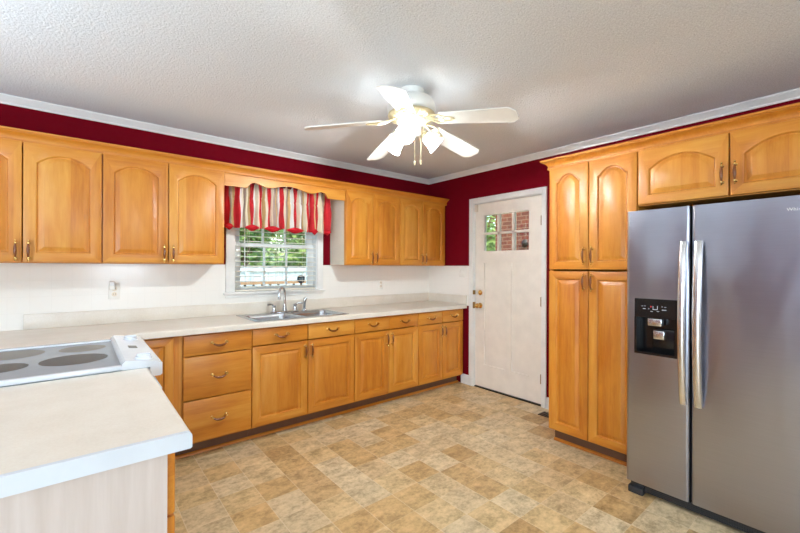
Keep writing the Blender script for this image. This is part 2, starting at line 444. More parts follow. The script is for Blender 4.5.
# ------------------------------------------------------------------ window_1
win = structure('window_1')
c = MB()
c.box(-2.450, WX0 + .008, -.018, 0, 1.113, 2.02, bev=.003); c.box(WX1 - .008, -1.508, -.018, 0, 1.113, 2.02, bev=.003)
c.box(WX0 + .009, WX1 - .009, -.018, 0, 1.955, 2.02, bev=.002)
c.build('window_casing', M['trim'], win)
MB().box(-2.470, -1.488, -.04, .05, 1.092, 1.112, bev=.004)  .box(-2.455, -1.503, -.016, -.001, 1.062, 1.092, bev=.002).build('window_sill', M['trim'], win)
j = MB()
j.box(WX0, WX0 + .012, .0, .14, WZ0, WZ1); j.box(WX1 - .012, WX1, .0, .14, WZ0, WZ1); j.box(WX0, WX1, .0, .14, WZ1 - .012, WZ1); j.box(WX0, WX1, .05, .14, WZ0, WZ0 + .012)
j.build('window_jamb', M['sash'], win, smooth=False)
def sash(y0, y1, z0, z1, name):
    a, b = WX0 + .012, WX1 - .012; fw = .066
    m = MB()
    m.box(a, a + fw, y0, y1, z0, z1, bev=.003); m.box(b - fw, b, y0, y1, z0, z1, bev=.003)
    m.box(a + fw, b - fw, y0, y1, z0, z0 + .036, bev=.003); m.box(a + fw, b - fw, y0, y1, z1 - .034, z1, bev=.003)
    yc = (y0 + y1) / 2
    for k in (1, 2):
        xx = a + fw + (b - a - 2 * fw) * k / 3; m.box(xx - .009, xx + .009, yc - .008, yc + .008, z0 + .036, z1 - .034)
    zz = (z0 + z1) / 2; m.box(a + fw, b - fw, yc - .007, yc + .007, zz - .009, zz + .009)
    s = m.build(name, M['sash'], win)
    MB().box(a + fw - .004, b - fw + .004, yc - .002, yc + .002, z0 + .032, z1 - .030).build('pane', M['glass'], s, smooth=False)
sash(.062, .092, 1.117, 1.558, 'lower_sash'); sash(.096, .126, 1.52, 1.948, 'upper_sash')

# ------------------------------------------------------------------ door_1
door = structure('door_1')
c = MB()
c.box(-.017, 0, -.680, -.742, 0, 2.112, bev=.003); c.box(-.017, 0, -1.578, -1.628, 0, 2.112, bev=.003); c.box(-.017, 0, -.743, -1.577, 2.055, 2.112, bev=.002)
c.build('door_casing', M['trim'], door)
c = MB()
c.box(0, .14, DY0 - .012, DY0, 0, DZ - .001); c.box(0, .14, DY1, DY1 + .008, 0, DZ - .001); c.box(0, .14, DY1, DY0, DZ - .011, DZ)
c.build('door_jamb', M['trim'], door, smooth=False)
MB().box(.0, .14, DY1 + .008, DY0 - .012, 0, .012, bev=.003).build('threshold', M['rail_dark'], door)
# slab: stiles, rails and two recessed flat panels
yl, yr, zb, zt = -.751, -1.568, .018, 2.044
A_, B_ = -.872, -1.456
x0, x1 = .012, .052
g = (A_, -1.426, 1.517, 1.911)
d = MB()
d.box(x0, x1, yl, A_, zb, zt); d.box(x0, x1, B_, yr, zb, zt)
d.box(x0, x1, A_, B_, g[3], zt); d.box(x0, x1, A_, B_, 1.387, g[2]); d.box(x0, x1, g[1], B_, g[2], g[3])
d.box(x0, x1, A_, B_, zb, .265); d.box(x0, x1, -1.142, -1.225, .265, 1.387)
d.box(x0 + .015, x1, A_, -1.142, .265, 1.387); d.box(x0 + .015, x1, -1.225, B_, .265, 1.387)
slab = d.build('door_slab', M['door_paint'], door, smooth=False)
m = MB()
for k in (1, 2):
    yy = g[0] + (g[1] - g[0]) * k / 3; m.box(x0 + .002, x1, yy - .012, yy + .012, g[2], g[3])
m.box(x0 + .002, x1, g[0], g[1], 1.697, 1.721)
m.build('glazing_bars', M['door_paint'], door, smooth=False)
MB().box(.030, .034, g[0], g[1], g[2], g[3]).build('pane', M['glass'], door, smooth=False)
def knob(y, z, big):
    k = MB()
    k.lathe([(.030 if big else .028, 0), (.030 if big else .028, .006), (.022, .010)], (x0, y, z), (-1, 0, 0), 20)
    if big: k.lathe([(.012, .008), (.011, .026), (.018, .032), (.027, .044), (.029, .054), (.024, .066), (.010, .072)], (x0, y, z), (-1, 0, 0), 20)
    else: k.lathe([(.020, .010), (.020, .016), (.012, .020)], (x0, y, z), (-1, 0, 0), 20); k.box(x0 - .032, x0 - .018, y - .004, y + .004, z - .014, z + .014, bev=.003)
    return k.build('door_knob' if big else 'deadbolt', M['brass'], door)
knob(-.822, .915, True); knob(-.822, 1.058, False)
MB().box(-.018, .013, -.738, -.752, .880, .950).box(-.018, .013, -.738, -.752, 1.035, 1.082).build('strike_plate', M['antique'], door, smooth=False)
for z in (1.796, 1.009, .263):
    MB().box(-.002, .0125, -1.561, -1.5785, z - .045, z + .045).lathe([(.006, -.048), (.006, .048)], (-.001, -1.573, z), (0, 0, 1), 10).build('hinge', M['antique'], door)
t = thing('alarm_sensor', 'small white alarm contact box at the upper corner of the white door', 'sensor', (.0115, -.772, 1.998))
MB().box(-.026, 0, -.019, .019, -.040, .040, bev=.004).build('sensor_case', M['side_cream'], t)
MB().box(-.0268, -.0255, -.014, .014, -.006, -.004).build('sensor_seam', M['print_grey'], t, smooth=False)

# ================================================================== CABINETS
DT = .02
def door_mesh(w, h, arch):
    fw = min(.056, w * .19); rise = max(.056, (w - 2 * fw) * .20) if arch else 0; shoulder = (.010 if w < .32 else 0) if arch else 0; N = 18
    def outline(ins, dep):
        u0, u1, v0 = fw + ins, w - fw - ins, fw + ins
        vs = h - fw - rise - ins * .9                 # spring line of the arch
        pts = [(u0, v0), (u1, v0), (u1, vs)]
        sh = max(0.0, shoulder - ins * .3)
        for k in range(1, N):
            s = k / N; u = u1 - (u1 - u0) * s
            uu = (u - (u0 + u1) / 2) / ((u1 - u0) / 2 - sh)
            if arch and abs(uu) < 1: v = vs + (rise) * (1 - abs(uu) ** 2.1) * 1.0
            else: v = vs
            pts.append((u, v))
        pts.append((u0, vs))
        return [(u, -DT + dep, v) for u, v in pts]
    def rect(e, dep):
        pts = [(e, e), (w - e, e), (w - e, h - e)]
        for k in range(1, N):
            s = k / N; uo = (w - fw) - (w - 2 * fw) * s
            pts.append((min(max(uo, e), w - e), h - e))
        pts.append((e, h - e))
        return [(u, -DT + dep, v) for u, v in pts]
    m = MB(); bm = m.bm
    loops = [rect(0, DT), rect(0, .005), rect(.0015, .0015), rect(.005, 0), outline(0, 0), outline(.004, .002), outline(.009, .0115), outline(.014, .012), outline(.036, .003), outline(.039, .002)]
    L = [[bm.verts.new(p) for p in lp] for lp in loops]
    n = len(L[0])
    for li, (a, b) in enumerate(zip(L, L[1:])):
        for i in range(n):
            jx = (i + 1) % n
            f = bm.faces.new((a[i], a[jx], b[jx], b[i]))
            if li <= 3: f.material_index = 0 if i in (1, n - 1) else 1
    bm.faces.new(L[-1]); bm.faces.new(L[0][::-1])
    return m
def handle_upright(parent, u, v, grip='amber'):
    """upright cupboard pull: two brass finials, bowed grip"""
    m = MB(); L = .105
    for s in (-1, 1):
        m.lathe([(.0085, 0), (.0085, .003), (.005, .006), (.0045, .016), (.007, .019), (.008, .024), (.005, .029)], (0, 0, s * L / 2 * .86), (0, -1, 0), 12)
        m.lathe([(.0035, -.010), (.007, -.004), (.0035, .002), (.006, .006), (.004, .012)], (0, -.022, s * L / 2), (0, 0, s), 10)
    pts, rs = [], []
    for k in range(13):
        s = -1 + 2 * k / 12; pts.append((0, -.022 - .010 * (1 - s * s), s * L * .44)); rs.append(.0036 + .0042 * (1 - s * s) ** 1.2)
    m.tube(pts, rs, 10, 1)
    return m.build('handle', [M['brass'], M[grip]], parent, loc=(u, -DT, v))
def handle_bail(parent, u, v):
    """drawer pull: two posts and a drooping swan-neck bail"""
    m = MB(); L = .096
    for s in (-1, 1):
        m.lathe([(.010, 0), (.010, .003), (.006, .006), (.0055, .018), (.0095, .021), (.008, .028)], (s * L / 2, 0, .008), (0, -1, 0), 12)
    pts, rs = [], []
    for k in range(17):
        s = -1 + 2 * k / 16; drop = -.020 * (1 - abs(s) ** 2.2); pts.append((s * L / 2, -.021 - .008 * (1 - s * s), .008 + drop)); rs.append(.0038 + .0046 * (1 - s * s))
    m.tube(pts, rs, 10, 1)
    return m.build('handle', [M['brass'], M['amber']], parent, loc=(u, -DT, v))
G = .0025
def add_door(root, D, xa, xb, za, zb, arch, hside, hz, grip='amber'):
    w, h = xb - xa - 2 * G, zb - za
    dr = door_mesh(w, h, arch).build('door', [M['wood'], M['wood_h']], root, loc=(xa + G, -D, za), angle=24)
    if hside: handle_upright(dr, .026 if hside == 'l' else w - .026, hz - za, grip)
    return dr
def add_drawer(root, D, xa, xb, za, zb):
    w, h = xb - xa - 2 * G, zb - za
    m = MB().box(0, w, -DT, 0, 0, h, bev=.006, seg=2, edges=lambda c, d: c.y < -DT + 1e-4)
    dr = m.build('drawer', M['wood_h'], root, loc=(xa + G, -D, za), angle=24)
    handle_bail(dr, w / 2, h / 2); return dr
def carcass(root, w, D, z0, z1, side_l=None, side_r=None, frame=True):
    t_ = .016
    m = MB()
    yb = -.012
    m.box(0, t_, -D + .018, yb, z0, z1, mi=2 if side_l else 0); m.box(w - t_, w, -D + .018, yb, z0, z1, mi=2 if side_r else 0)
    m.box(t_, w - t_, -D + .018, yb - .006, z0, z0 + t_)
    if frame: m.box(t_, w - t_, -D + .018, yb - .006, z1 - t_, z1)
    m.box(t_, w - t_, yb - .006, yb, z0, z1)
    # face frame
    m.box(0, .032, -D, -D + .018, z0, z1, mi=0); m.box(w - .032, w, -D, -D + .018, z0, z1, mi=0)
    m.box(.032, w - .032, -D, -D + .018, z0, z0 + .03, mi=1); m.box(.032, w - .032, -D, -D + .018, z1 - .03, z1, mi=1)
    return m.build('carcass', [M['wood'], M['wood_h'], side_r or side_l or M['wood']], root, smooth=False)
UZ0, UZ1, UD = 1.357, 2.10, .305
def upper(xa, xm, xb, label, **kw):
    r = thing('upper_cabinet', label, 'cabinet', (xa, 0, 0), 0, 'upper cabinets on the window wall')
    carcass(r, xb - xa, UD, UZ0, UZ1, **kw)
    add_door(r, UD, 0, xm - xa, UZ0 + .006, UZ1 - .008, True, 'r', 1.432)
    add_door(r, UD, xm - xa, xb - xa, UZ0 + .006, UZ1 - .008, True, 'l', 1.432)
    return r
upper(-4.090, -3.704, -3.320, 'arched two-door maple upper cabinet cut off by the photo edge, farthest from the window')
upper(-3.318, -2.934, -2.546, 'wide arched two-door maple upper cabinet above the outlet, touching the striped valance')
upper(-1.424, -1.092, -.738, 'arched two-door maple upper cabinet with a pale bare side facing the window', side_l=M['side_cream'])
upper(-.736, -.398, -.035, 'arched two-door maple upper cabinet in the corner against the red door wall')

# wooden board that bridges the window, scalloped lower edge
pts = [(-2.545, 2.10), (-2.545, 1.988), (-2.365, 1.988), (-2.352, 2.012), (-2.335, 2.032), (-2.305, 2.041), (-2.275, 2.037), (-2.24, 2.022), (-2.20, 2.012), (-2.16, 2.014), (-2.11, 2.028), (-2.05, 2.044), (-1.99, 2.050)]
mir = [(-3.98 - x, z) for x, z in pts[::-1][1:]]
pts = pts + mir; pts[-1] = (-1.425, 2.10); pts[-2] = (-1.425, 1.988)
vb = MB().prism(pts, -UD - .004, -UD + .014, 'y')
tag(vb.build('valance_board', M['wood_h'], smooth=False), 'scalloped maple board bridging the cabinets over the window', 'board')

# crown mouldings of the cabinets
cp = [(-.01, 2.084), (.012, 2.084), (.016, 2.088), (.016, 2.098), (.012, 2.101), (.014, 2.112), (.021, 2.124), (.034, 2.134), (.046, 2.139), (.046, 2.143), (.052, 2.143), (.056, 2.147), (.056, 2.157), (-.01, 2.157)]
MB().sweep([(-4.09, -UD), (-.006, -UD)], cp).build('trim_2', M['wood_edge'], kind='structure', angle=25)
PD = .64
cp2 = [(o_ + 0.0, z_ + .004) for o_, z_ in cp]
MB().sweep([(-.002, -2.019), (-PD, -2.019), (-PD, -3.56)], cp2).build('trim_3', M['wood_edge'], kind='structure', angle=25)

# base cabinets
BD, BZ0, BZ1 = .595, .105, .8695
def base(xa, xb, label, group='base cabinets on the window wall'):
    r = thing('base_cabinet', label, 'cabinet', (xa, 0, 0), 0, group)
    carcass(r, xb - xa, BD, BZ0, BZ1, frame=False)
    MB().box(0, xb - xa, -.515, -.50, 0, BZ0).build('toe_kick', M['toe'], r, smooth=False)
    return r
r = base(-3.205, -2.892, 'single-door maple corner base cabinet half hidden behind the white range')
add_door(r, BD, .0, .262, .118, .858, False, None, 0)
MB().box(.240, .313, -BD - .002, -BD - .0002, BZ0, BZ1).build('stile', M['wood'], r, smooth=False)
r = base(-2.890, -2.427, 'maple base cabinet with a stack of three drawers')
for za, zb in ((.718, .860), (.414, .711), (.118, .407)): add_drawer(r, BD, 0, .463, za, zb)
def base2(xa, xm, xb, label):
    r = base(xa, xb, label)
    for p, q, s in ((0, xm - xa, 'r'), (xm - xa, xb - xa, 'l')):
        add_drawer(r, BD, p, q, .735, .860)
        add_door(r, BD, p, q, .118, .727, False, s, .642)
    return r
base2(-2.425, -1.966, -1.507, 'wide two-door maple base cabinet under the steel sink')
base2(-1.505, -1.112, -.727, 'two-door maple base cabinet between the sink cabinet and the end cabinet')
base2(-.725, -.372, -.035, 'narrowest two-door maple base cabinet at the end by the white door')
MB().sweep([(-3.2, -.515), (-.02, -.515)], [(0, 0), (.016, 0), (.015, .008), (.009, .016), (0, .019)]).build('trim_4', M['wood_edge'], kind='structure')

# pantry and cabinet over the fridge
pr = thing('pantry_cabinet', 'tall four-door maple pantry cabinet between the white door and the fridge', 'cabinet', (0, -2.020, 0), -PI / 2)
carcass(pr, .612, PD, .105, 2.105)
for a, b, s in ((0, .300, 'r'), (.300, .612, 'l')):
    add_door(pr, PD, a, b, .114, 1.314, False, s, 1.235, 'amber')
    add_door(pr, PD, a, b, 1.326, 2.092, True, s, 1.425, 'amber')
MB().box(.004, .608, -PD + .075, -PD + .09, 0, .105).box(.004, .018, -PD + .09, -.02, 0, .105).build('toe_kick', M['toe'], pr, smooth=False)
MB().sweep([(-PD + .075, -2.022), (-PD + .075, -2.630)], [(0, 0), (.016, 0), (.015, .008), (.009, .016), (0, .019)]).build('trim_5', M['wood_edge'], kind='structure')
oc = thing('upper_cabinet', 'short wide two-door maple cabinet above the stainless fridge', 'cabinet', (0, -2.634, 0), -PI / 2)
carcass(oc, .916, PD, 1.738, 2.105)
add_door(oc, PD, 0, .458, 1.744, 2.092, True, 'r', 1.865, 'amber'); add_door(oc, PD, .458, .916, 1.744, 2.092, True, 'l', 1.865, 'amber')

# ================================================================== WORKTOPS
CT0, CT1 = .874, .914
def nosing(m, x0, x1, yf, mi=0):
    r = .012; p = [(yf + .03, CT0), (yf + .03, CT1)]
    for k in range(0, 7):
        a = PI / 2 * k / 6; p.append((yf + r - r * math.sin(a), CT1 - r + r * math.cos(a)))
    p += [(yf, CT0 - .002), (yf + .006, CT0 - .004), (yf + .03, CT0 - .004)]
    m.prism(p, x0, x1, 'x', mi)
wt = thing('worktop', 'long cream laminate worktop holding the sink along the window wall', 'worktop')
SX0, SX1, SY0, SY1 = -2.395, -1.560, -.600, -.115           # sink outline
m = MB(); e = .018
m.box(-3.87, SX0 + e, -.615, -.0095, CT0, CT1); m.box(SX1 - e, -.0095, -.615, -.0095, CT0, CT1)
m.box(SX0 + e, SX1 - e, -.615, SY0 + e, CT0, CT1); m.box(SX0 + e, SX1 - e, SY1 - e, -.0095, CT0, CT1)
nosing(m, -3.210, -.0095, -.645)
m.box(-3.87, -3.210, -.897, -.615, CT0, CT1)
m.build('counter_slab', M['laminate'], wt, angle=50)
m = MB(); m.box(-3.722, -.003, -.028, -.009, CT1, 1.016, bev=.003); m.box(-.028, -.009, -.646, -.028, CT1, 1.016, bev=.003)
m.build('upstand', M['laminate'], wt)
# peninsula
pt = thing('worktop', 'short cream worktop with pale edge on the end of the peninsula', 'worktop')
m = MB()
m.box(-3.87, -3.240, -2.468, -1.664, CT0, CT1)
prf = [(-3.240, CT0 - .002), (-3.240, CT1)]
for k in range(0, 7):
    a = PI / 2 * k / 6; prf.append((-3.210 - .012 + .012 * math.sin(a), CT1 - .012 + .012 * math.cos(a)))
prf += [(-3.210, CT0), (-3.214, CT0 - .003)]
m.prism(prf, -2.468, -1.664, 'y')
m.build('counter_slab', M['laminate'], pt, angle=50)
prf2 = [(-3.87, CT0 - .003), (-3.87, CT1)] + prf[2:]
MB().prism(prf2, -2.4815, -2.468, 'y').build('edge_band', M['laminate_edge'], pt, angle=50)
pb = thing('base_cabinet', 'maple drawer base with a pale end panel at the peninsula tip', 'cabinet', (-3.854, -2.448, 0), PI / 2)
carcass(pb, .78, BD - .003, BZ0, BZ1)
add_drawer(pb, BD - .003, .0, .78, .700, .860); add_door(pb, BD - .003, 0, .39, .118, .692, False, 'r', .60); add_door(pb, BD - .003, .39, .78, .118, .692, False, 'l', .60)
MB().box(-.008, -.0005, -BD + .003, 0, 0, BZ1).build('end_panel', M['end_panel'], pb, smooth=False, label='pale pickled end panel')
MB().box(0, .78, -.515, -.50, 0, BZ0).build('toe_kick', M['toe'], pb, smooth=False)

# ================================================================== RANGE
rg = thing('kitchen_range', 'white slide-in electric range with a grey glass cooktop', 'range', (0, 0, 0))
RY0, RY1 = -1.660, -.900
m = MB(); m.box(-3.84, -3.200, RY0 + .006, RY1 - .006, .06, .905, bev=.004); m.box(-3.80, -3.26, RY0 + .02, RY1 - .02, 0, .06)
m.build('body', M['enamel'], rg)
m = MB()                                                     # raised enamel rim around the glass
z0, z1 = .9145, .934
m.box(-3.87, -3.835, RY0, RY1, z0, z1, bev=.005); m.box(-3.835, -3.30, RY0, RY0 + .030, z0, z1, bev=.005); m.box(-3.835, -3.30, RY1 - .030, RY1, z0, z1, bev=.005)
m.box(-3.835, -3.30, RY0 + .030, RY1 - .030, z0, .922)
m.build('cooktop_rim', M['enamel'], rg)
gt = MB().box(-3.834, -3.302, RY0 + .031, RY1 - .031, .9222, .9262).build('cooktop_glass', M['glass_top'], rg, smooth=False)
def disc(x, y, r, mat, z=.9264):
    MB().lathe([(r, 0), (r, .0004)], (x, y, z), (0, 0, 1), 40).build('burner', M[mat], gt)
disc(-3.452, -1.355, .118, 'burner'); disc(-3.422, -1.085, .092, 'burner_pale'); disc(-3.690, -1.37, .092, 'burner'); disc(-3.680, -1.07, .118, 'burner_pale')
# sloping control panel at the front
prf = [(-3.302, .9145), (-3.302, .940), (-3.290, .952), (-3.280, .951), (-3.170, .936), (-3.160, .928), (-3.160, .880), (-3.168, .874), (-3.198, .874), (-3.205, .9145)]
cpn = MB().prism(prf, RY0, RY1, 'y').build('control_panel', M['enamel'], rg, angle=50)
tilt = math.atan2(-.015, .110)
def onpanel(x): return .951 + (x + 3.280) * (-.015 / .110)
ax = Vector((math.sin(-tilt), 0, math.cos(tilt)))
for y in (-1.600, -1.040):
    k = MB(); x = -3.222
    k.lathe([(.034, 0), (.034, .003), (.029, .005), (.028, .012), (.024, .015), (.004, .016)], (x, y, onpanel(x)), ax, 24)
    k.box(x - .024, x + .024, y - .004, y + .004, onpanel(x) + .010, onpanel(x) + .022, bev=.002)
    k.build('knob', M['enamel'], cpn)
m = MB(); m.prism([(-3.252, onpanel(-3.252) + .0002), (-3.217, onpanel(-3.217) + .0002), (-3.217, onpanel(-3.217) + .0014), (-3.252, onpanel(-3.252) + .0014)], -1.33, -1.265, 'y')
m.build('display', M['burner_pale'], cpn, smooth=False)
od = MB().box(-3.200, -3.180, RY0 + .010, RY1 - .010, .22, .860, bev=.006).build('oven_door', M['enamel'], rg)
MB().box(-3.181, -3.178, RY0 + .15, RY1 - .15, .38, .68).build('oven_window', M['black'], od, smooth=False)
MB().tube([(-3.18, RY0 + .14, .78), (-3.150, RY0 + .14, .78), (-3.150, RY1 - .14, .78), (-3.18, RY1 - .14, .78)], .010, 10).build('handle', M['enamel'], od)
MB().box(-3.200, -3.182, RY0 + .010, RY1 - .010, .065, .21, bev=.005).build('drawer', M['enamel'], rg)

# ================================================================== SINK AND TAP
sk = thing('sink', 'double-bowl stainless sink set in the worktop below the window', 'sink', (0, 0, 0))
zt = CT1 + .006
def rr(x0, x1, y0, y1, r, z, n=5):
    out = []
    for cx, cy, a0 in ((x1 - r, y1 - r, 0), (x0 + r, y1 - r, PI / 2), (x0 + r, y0 + r, PI), (x1 - r, y0 + r, 1.5 * PI)):
        for k in range(n + 1):
            a = a0 + PI / 2 * k / n; out.append((cx + r * math.cos(a), cy + r * math.sin(a), z))
    return out
xm = (SX0 + SX1) / 2
bowls = [(SX0 + .035, xm - .018), (xm + .018, SX1 - .035)]
by0, by1 = SY0 + .035, SY1 - .085
m = MB()
for (a, b) in ((SX0, SX0 + .035), (xm - .018, xm + .018), (SX1 - .035, SX1)): m.box(a, b, SY0, SY1, CT1 + .0005, zt, bev=.0025)
for (a, b) in bowls:
    m.box(a, b, SY0, by0, CT1 + .0005, zt, bev=.0025); m.box(a, b, by1, SY1, CT1 + .0005, zt, bev=.0025)
m.build('rim', M['steel_sink'], sk)
for a, b in bowls:
    m = MB()
    lo = [rr(a - .001, b + .001, by0 - .001, by1 + .001, .004, zt - .001), rr(a + .006, b - .006, by0 + .006, by1 - .006, .05, zt - .004), rr(a + .010, b - .010, by0 + .010, by1 - .010, .055, zt - .03), rr(a + .02, b - .02, by0 + .02, by1 - .02, .06, zt - .155), rr(a + .05, b - .05, by0 + .05, by1 - .05, .06, zt - .175)]
    m.loft(lo, 0, False, True)
    bw = m.build('bowl', M['steel_sink'], sk, angle=60)
    cx, cy = (a + b) / 2, (by0 + by1) / 2
    MB().lathe([(.042, 0), (.042, .002), (.034, .003), (.03, .0005)], (cx, cy, zt - .1745), (0, 0, 1), 24).build('drain', M['chrome'], bw)
fc = thing('faucet', 'chrome two-handle gooseneck faucet behind the sink', 'faucet', (-1.976, -.158, zt))
m = MB(); m.loft([rr(-.135, .135, -.028, .028, .027, .0005), rr(-.135, .135, -.028, .028, .027, .008), rr(-.128, .128, -.022, .022, .021, .014)], 0, True, True); m.build('base_plate', M['chrome'], fc)
pts = [(0, 0, .012), (0, 0, .15)]
for k in range(0, 13):
    a = PI * k / 12; pts.append((0 - .055 * (1 - math.cos(a)) * .75, -.055 * (1 - math.cos(a)) * .66, .175 + .055 * math.sin(a)))
pts.append((-.0826, -.0727, .145)); pts.append((-.0826, -.0727, .132))
m = MB(); m.tube(pts, .0115, 14); m.lathe([(.024, .012), (.021, .03), (.016, .055), (.014, .075)], (0, 0, 0), (0, 0, 1), 20); m.lathe([(.0135, 0), (.0135, .022)], (-.0826, -.0727, .126), (0, 0, 1), 14)
m.build('spout', M['chrome'], fc)
for s in (-1, 1):
    m = MB(); m.lathe([(.022, .013), (.019, .03), (.015, .055), (.017, .064), (.012, .072)], (s * .10, 0, 0), (0, 0, 1), 18)
    m.tube([(s * .10, 0, .066), (s * .13, -.012, .080), (s * .168, -.020, .078)], [.009, .008, .0065], 10)
    m.build('tap_handle', M['chrome'], fc)
sp = thing('sink_sprayer', 'slim chrome side sprayer standing beside the faucet', 'sprayer', (-1.782, -.158, zt))
MB().lathe([(.024, .0005), (.022, .012), (.015, .022)], (0, 0, 0), (0, 0, 1), 18).build('collar', M['chrome'], sp)
MB().tube([(0, 0, .015), (.001, 0, .05), (.003, 0, .085), (.008, -.004, .115), (.018, -.010, .128)], [.0125, .013, .015, .017, .012], 14).build('spray_wand', M['chrome'], sp)

# ================================================================== FRIDGE
fr = thing('refrigerator', 'stainless side-by-side refrigerator with a black ice dispenser', 'refrigerator', (0, 0, 0))
FY0, FYM, FY1 = -2.655, -2.974, -3.565
FX = -.89
MB().box(-.80, -.06, FY1 + .006, FY0 - .006, .03, 1.672, bev=.004).build('cabinet_body', M['fridge_side'], fr)
def fdoor(ya, yb, cut=None):
    m = MB(); r = .016; yA, yB = max(ya, yb), min(ya, yb)
    def prof(y0_, y1_, ra, rb):
        p = [(-.805, y0_)]
        for k in range(6):
            a = PI / 2 * k / 5
            if ra: p.append((FX + r - r * math.sin(a), y0_ - r + r * math.cos(a)))
        if not ra: p.append((FX, y0_))
        for k in range(6):
            a = PI / 2 * k / 5
            if rb: p.append((FX + r - r * math.cos(a), y1_ + r - r * math.sin(a)))
        if not rb: p.append((FX, y1_))
        p.append((-.805, y1_)); return p
    if not cut:
        m.prism(prof(yA, yB, True, True), .072, 1.677)
    else:
        c0, c1, cz0, cz1 = cut
        m.prism(prof(yA, yB, True, True), .072, cz0); m.prism(prof(yA, yB, True, True), cz1, 1.677)
        m.prism(prof(yA, c0, True, False), cz0, cz1); m.prism(prof(c1, yB, False, True), cz0, cz1)
        bmesh.ops.remove_doubles(m.bm, verts=m.bm.verts, dist=1e-5)
    return m.build('door', M['steel'], fr, angle=50)
cut = (-2.700, -2.914, .838, 1.162)
fl = fdoor(FY0, FYM + .004, cut); frr = fdoor(FYM - .004, FY1)
MB().box(-.806, -.799, FY1 + .02, FY0 - .02, .08, 1.67).build('door_gasket', M['black'], fr, smooth=False)
# dispenser
dp = MB()
y0, y1, z0, z1 = cut
dp.box(FX - .003, FX + .012, y0, y1, 1.052, z1, bev=.003); dp.box(FX - .003, FX + .012, y0, y0 - .012, z0, 1.052); dp.box(FX - .003, FX + .012, y1, y1 + .012, z0, 1.052); dp.box(FX - .003, FX + .012, y0 - .012, y1 + .012, z0, z0 + .014)
dp.box(FX + .075, FX + .082, y0, y1, z0, z1); dp.box(FX + .012, FX + .082, y0, y0 - .004, z0, z1); dp.box(FX + .012, FX + .082, y1, y1 + .004, z0, z1); dp.box(FX + .012, FX + .082, y0, y1, z1 - .004, z1); dp.box(FX + .012, FX + .082, y0, y1, z0, z0 + .006)
dsp = dp.build('dispenser', M['black'], fl, smooth=False)
MB().box(FX + .010, FX + .060, -2.765, -2.835, 1.005, 1.048, bev=.004).box(FX + .045, FX + .055, -2.782, -2.838, .925, .975, bev=.004).build('paddle', M['steel_bright'], dsp)
MB().box(FX + .060, FX + .074, -2.775, -2.885, .850, .985, bev=.004).build('chute', M['black'], dsp)
m = MB(); random.seed(3)
for (yy, zz, w_, h_) in ((-2.742, 1.118, .010, .003), (-2.756, 1.119, .008, .003), (-2.752, 1.103, .014, .004), (-2.775, 1.104, .006, .004), (-2.797, 1.110, .003, .022), (-2.808, 1.102, .018, .004), (-2.819, 1.112, .003, .022), (-2.790, 1.090, .012, .003), (-2.822, 1.092, .012, .003), (-2.842, 1.120, .007, .003), (-2.858, 1.118, .009, .003), (-2.852, 1.102, .022, .004)):
    m.box(FX - .0036, FX - .0028, yy - w_ / 2, yy + w_ / 2, zz - h_ / 2, zz + h_ / 2)
m.build('panel_print', M['print_grey'], dsp, smooth=False)
MB().box(FX - .0036, FX - .0028, -2.789, -2.783, 1.113, 1.121).build('indicator', M['red_led'], dsp, smooth=False)
# handles: flat bowed bars
def fhandle(parent, yc, w):
    m = MB(); loops = []
    N = 18
    for k in range(N + 1):
        s = k / N; z = .600 + s * .885
        bow = (4 * s * (1 - s)) ** .8
        xo = FX - .020 - .042 * bow
        loops.append([(xo, yc + w / 2 - .004, z), (xo - .003, yc + w / 2 - .008, z), (xo - .005, yc, z), (xo - .003, yc - w / 2 + .008, z), (xo, yc - w / 2 + .004, z), (xo + .012, yc - w / 2, z), (xo + .014, yc - w / 2 + .003, z), (xo + .014, yc + w / 2 - .003, z), (xo + .012, yc + w / 2, z)])
    m.loft(loops, 0, True, True)
    for z in (.612, 1.473): m.box(FX - .010, FX - .0005, yc - w * .32, yc + w * .32, z - .012, z + .012)
    return m.build('handle', M['steel_bright'], parent, angle=40)
fhandle(fl, -2.944, .036); h2 = fhandle(frr, -3.012, .040)
# grille and feet
m = MB(); m.box(-.862, -.80, FY1 + .02, FY0 - .09, .018, .066, bev=.004)
for k in range(4): m.box(-.866, -.861, FY1 + .05, FY0 - .12, .024 + k * .010, .029 + k * .010)
m.build('base_grille', M['dark_grey'], fr, smooth=False)
for yy in (FY0 - .05, FY1 + .05):
    MB().box(-.888, -.80, yy - .040, yy + .040, .0, .040, bev=.005).box(-.870, -.81, yy - .036, yy + .030, .040, .0715, bev=.003).build('foot', M['dark_grey'], fr)
for yy in (FY0 - .05, FY1 + .05):
    MB().box(-.80, -.70, yy - .03, yy + .03, 1.6725, 1.690, bev=.004).build('hinge_cover', M['dark_grey'], fr)
# brand lettering on the door
def text_mesh(body, size):
    cu = bpy.data.curves.new('lettering', 'FONT'); cu.body = body; cu.size = size; cu.extrude = .0004; cu.space_character = 1.05
    to = bpy.data.objects.new('lettering', cu); COL.objects.link(to)
    dg = bpy.context.evaluated_depsgraph_get(); me = bpy.data.meshes.new_from_object(to.evaluated_get(dg))
    bpy.data.objects.remove(to); return me
me = text_mesh('Whirlpool', .021); me.materials.append(M['trim'])
lo = bpy.data.objects.new('lettering', me); COL.objects.link(lo); lo.parent = frr
lo.matrix_local = Matrix(((0, 0, -1, FX - .0006), (-1, 0, 0, -3.343), (0, 1, 0, 1.608), (0, 0, 0, 1)))

# ================================================================== VALANCE AND BLIND
cv = thing('window_valance', 'red, cream and tan striped valance with scalloped hem over the window', 'valance', (0, 0, 0))
CX0, CX1 = -2.515, -1.512
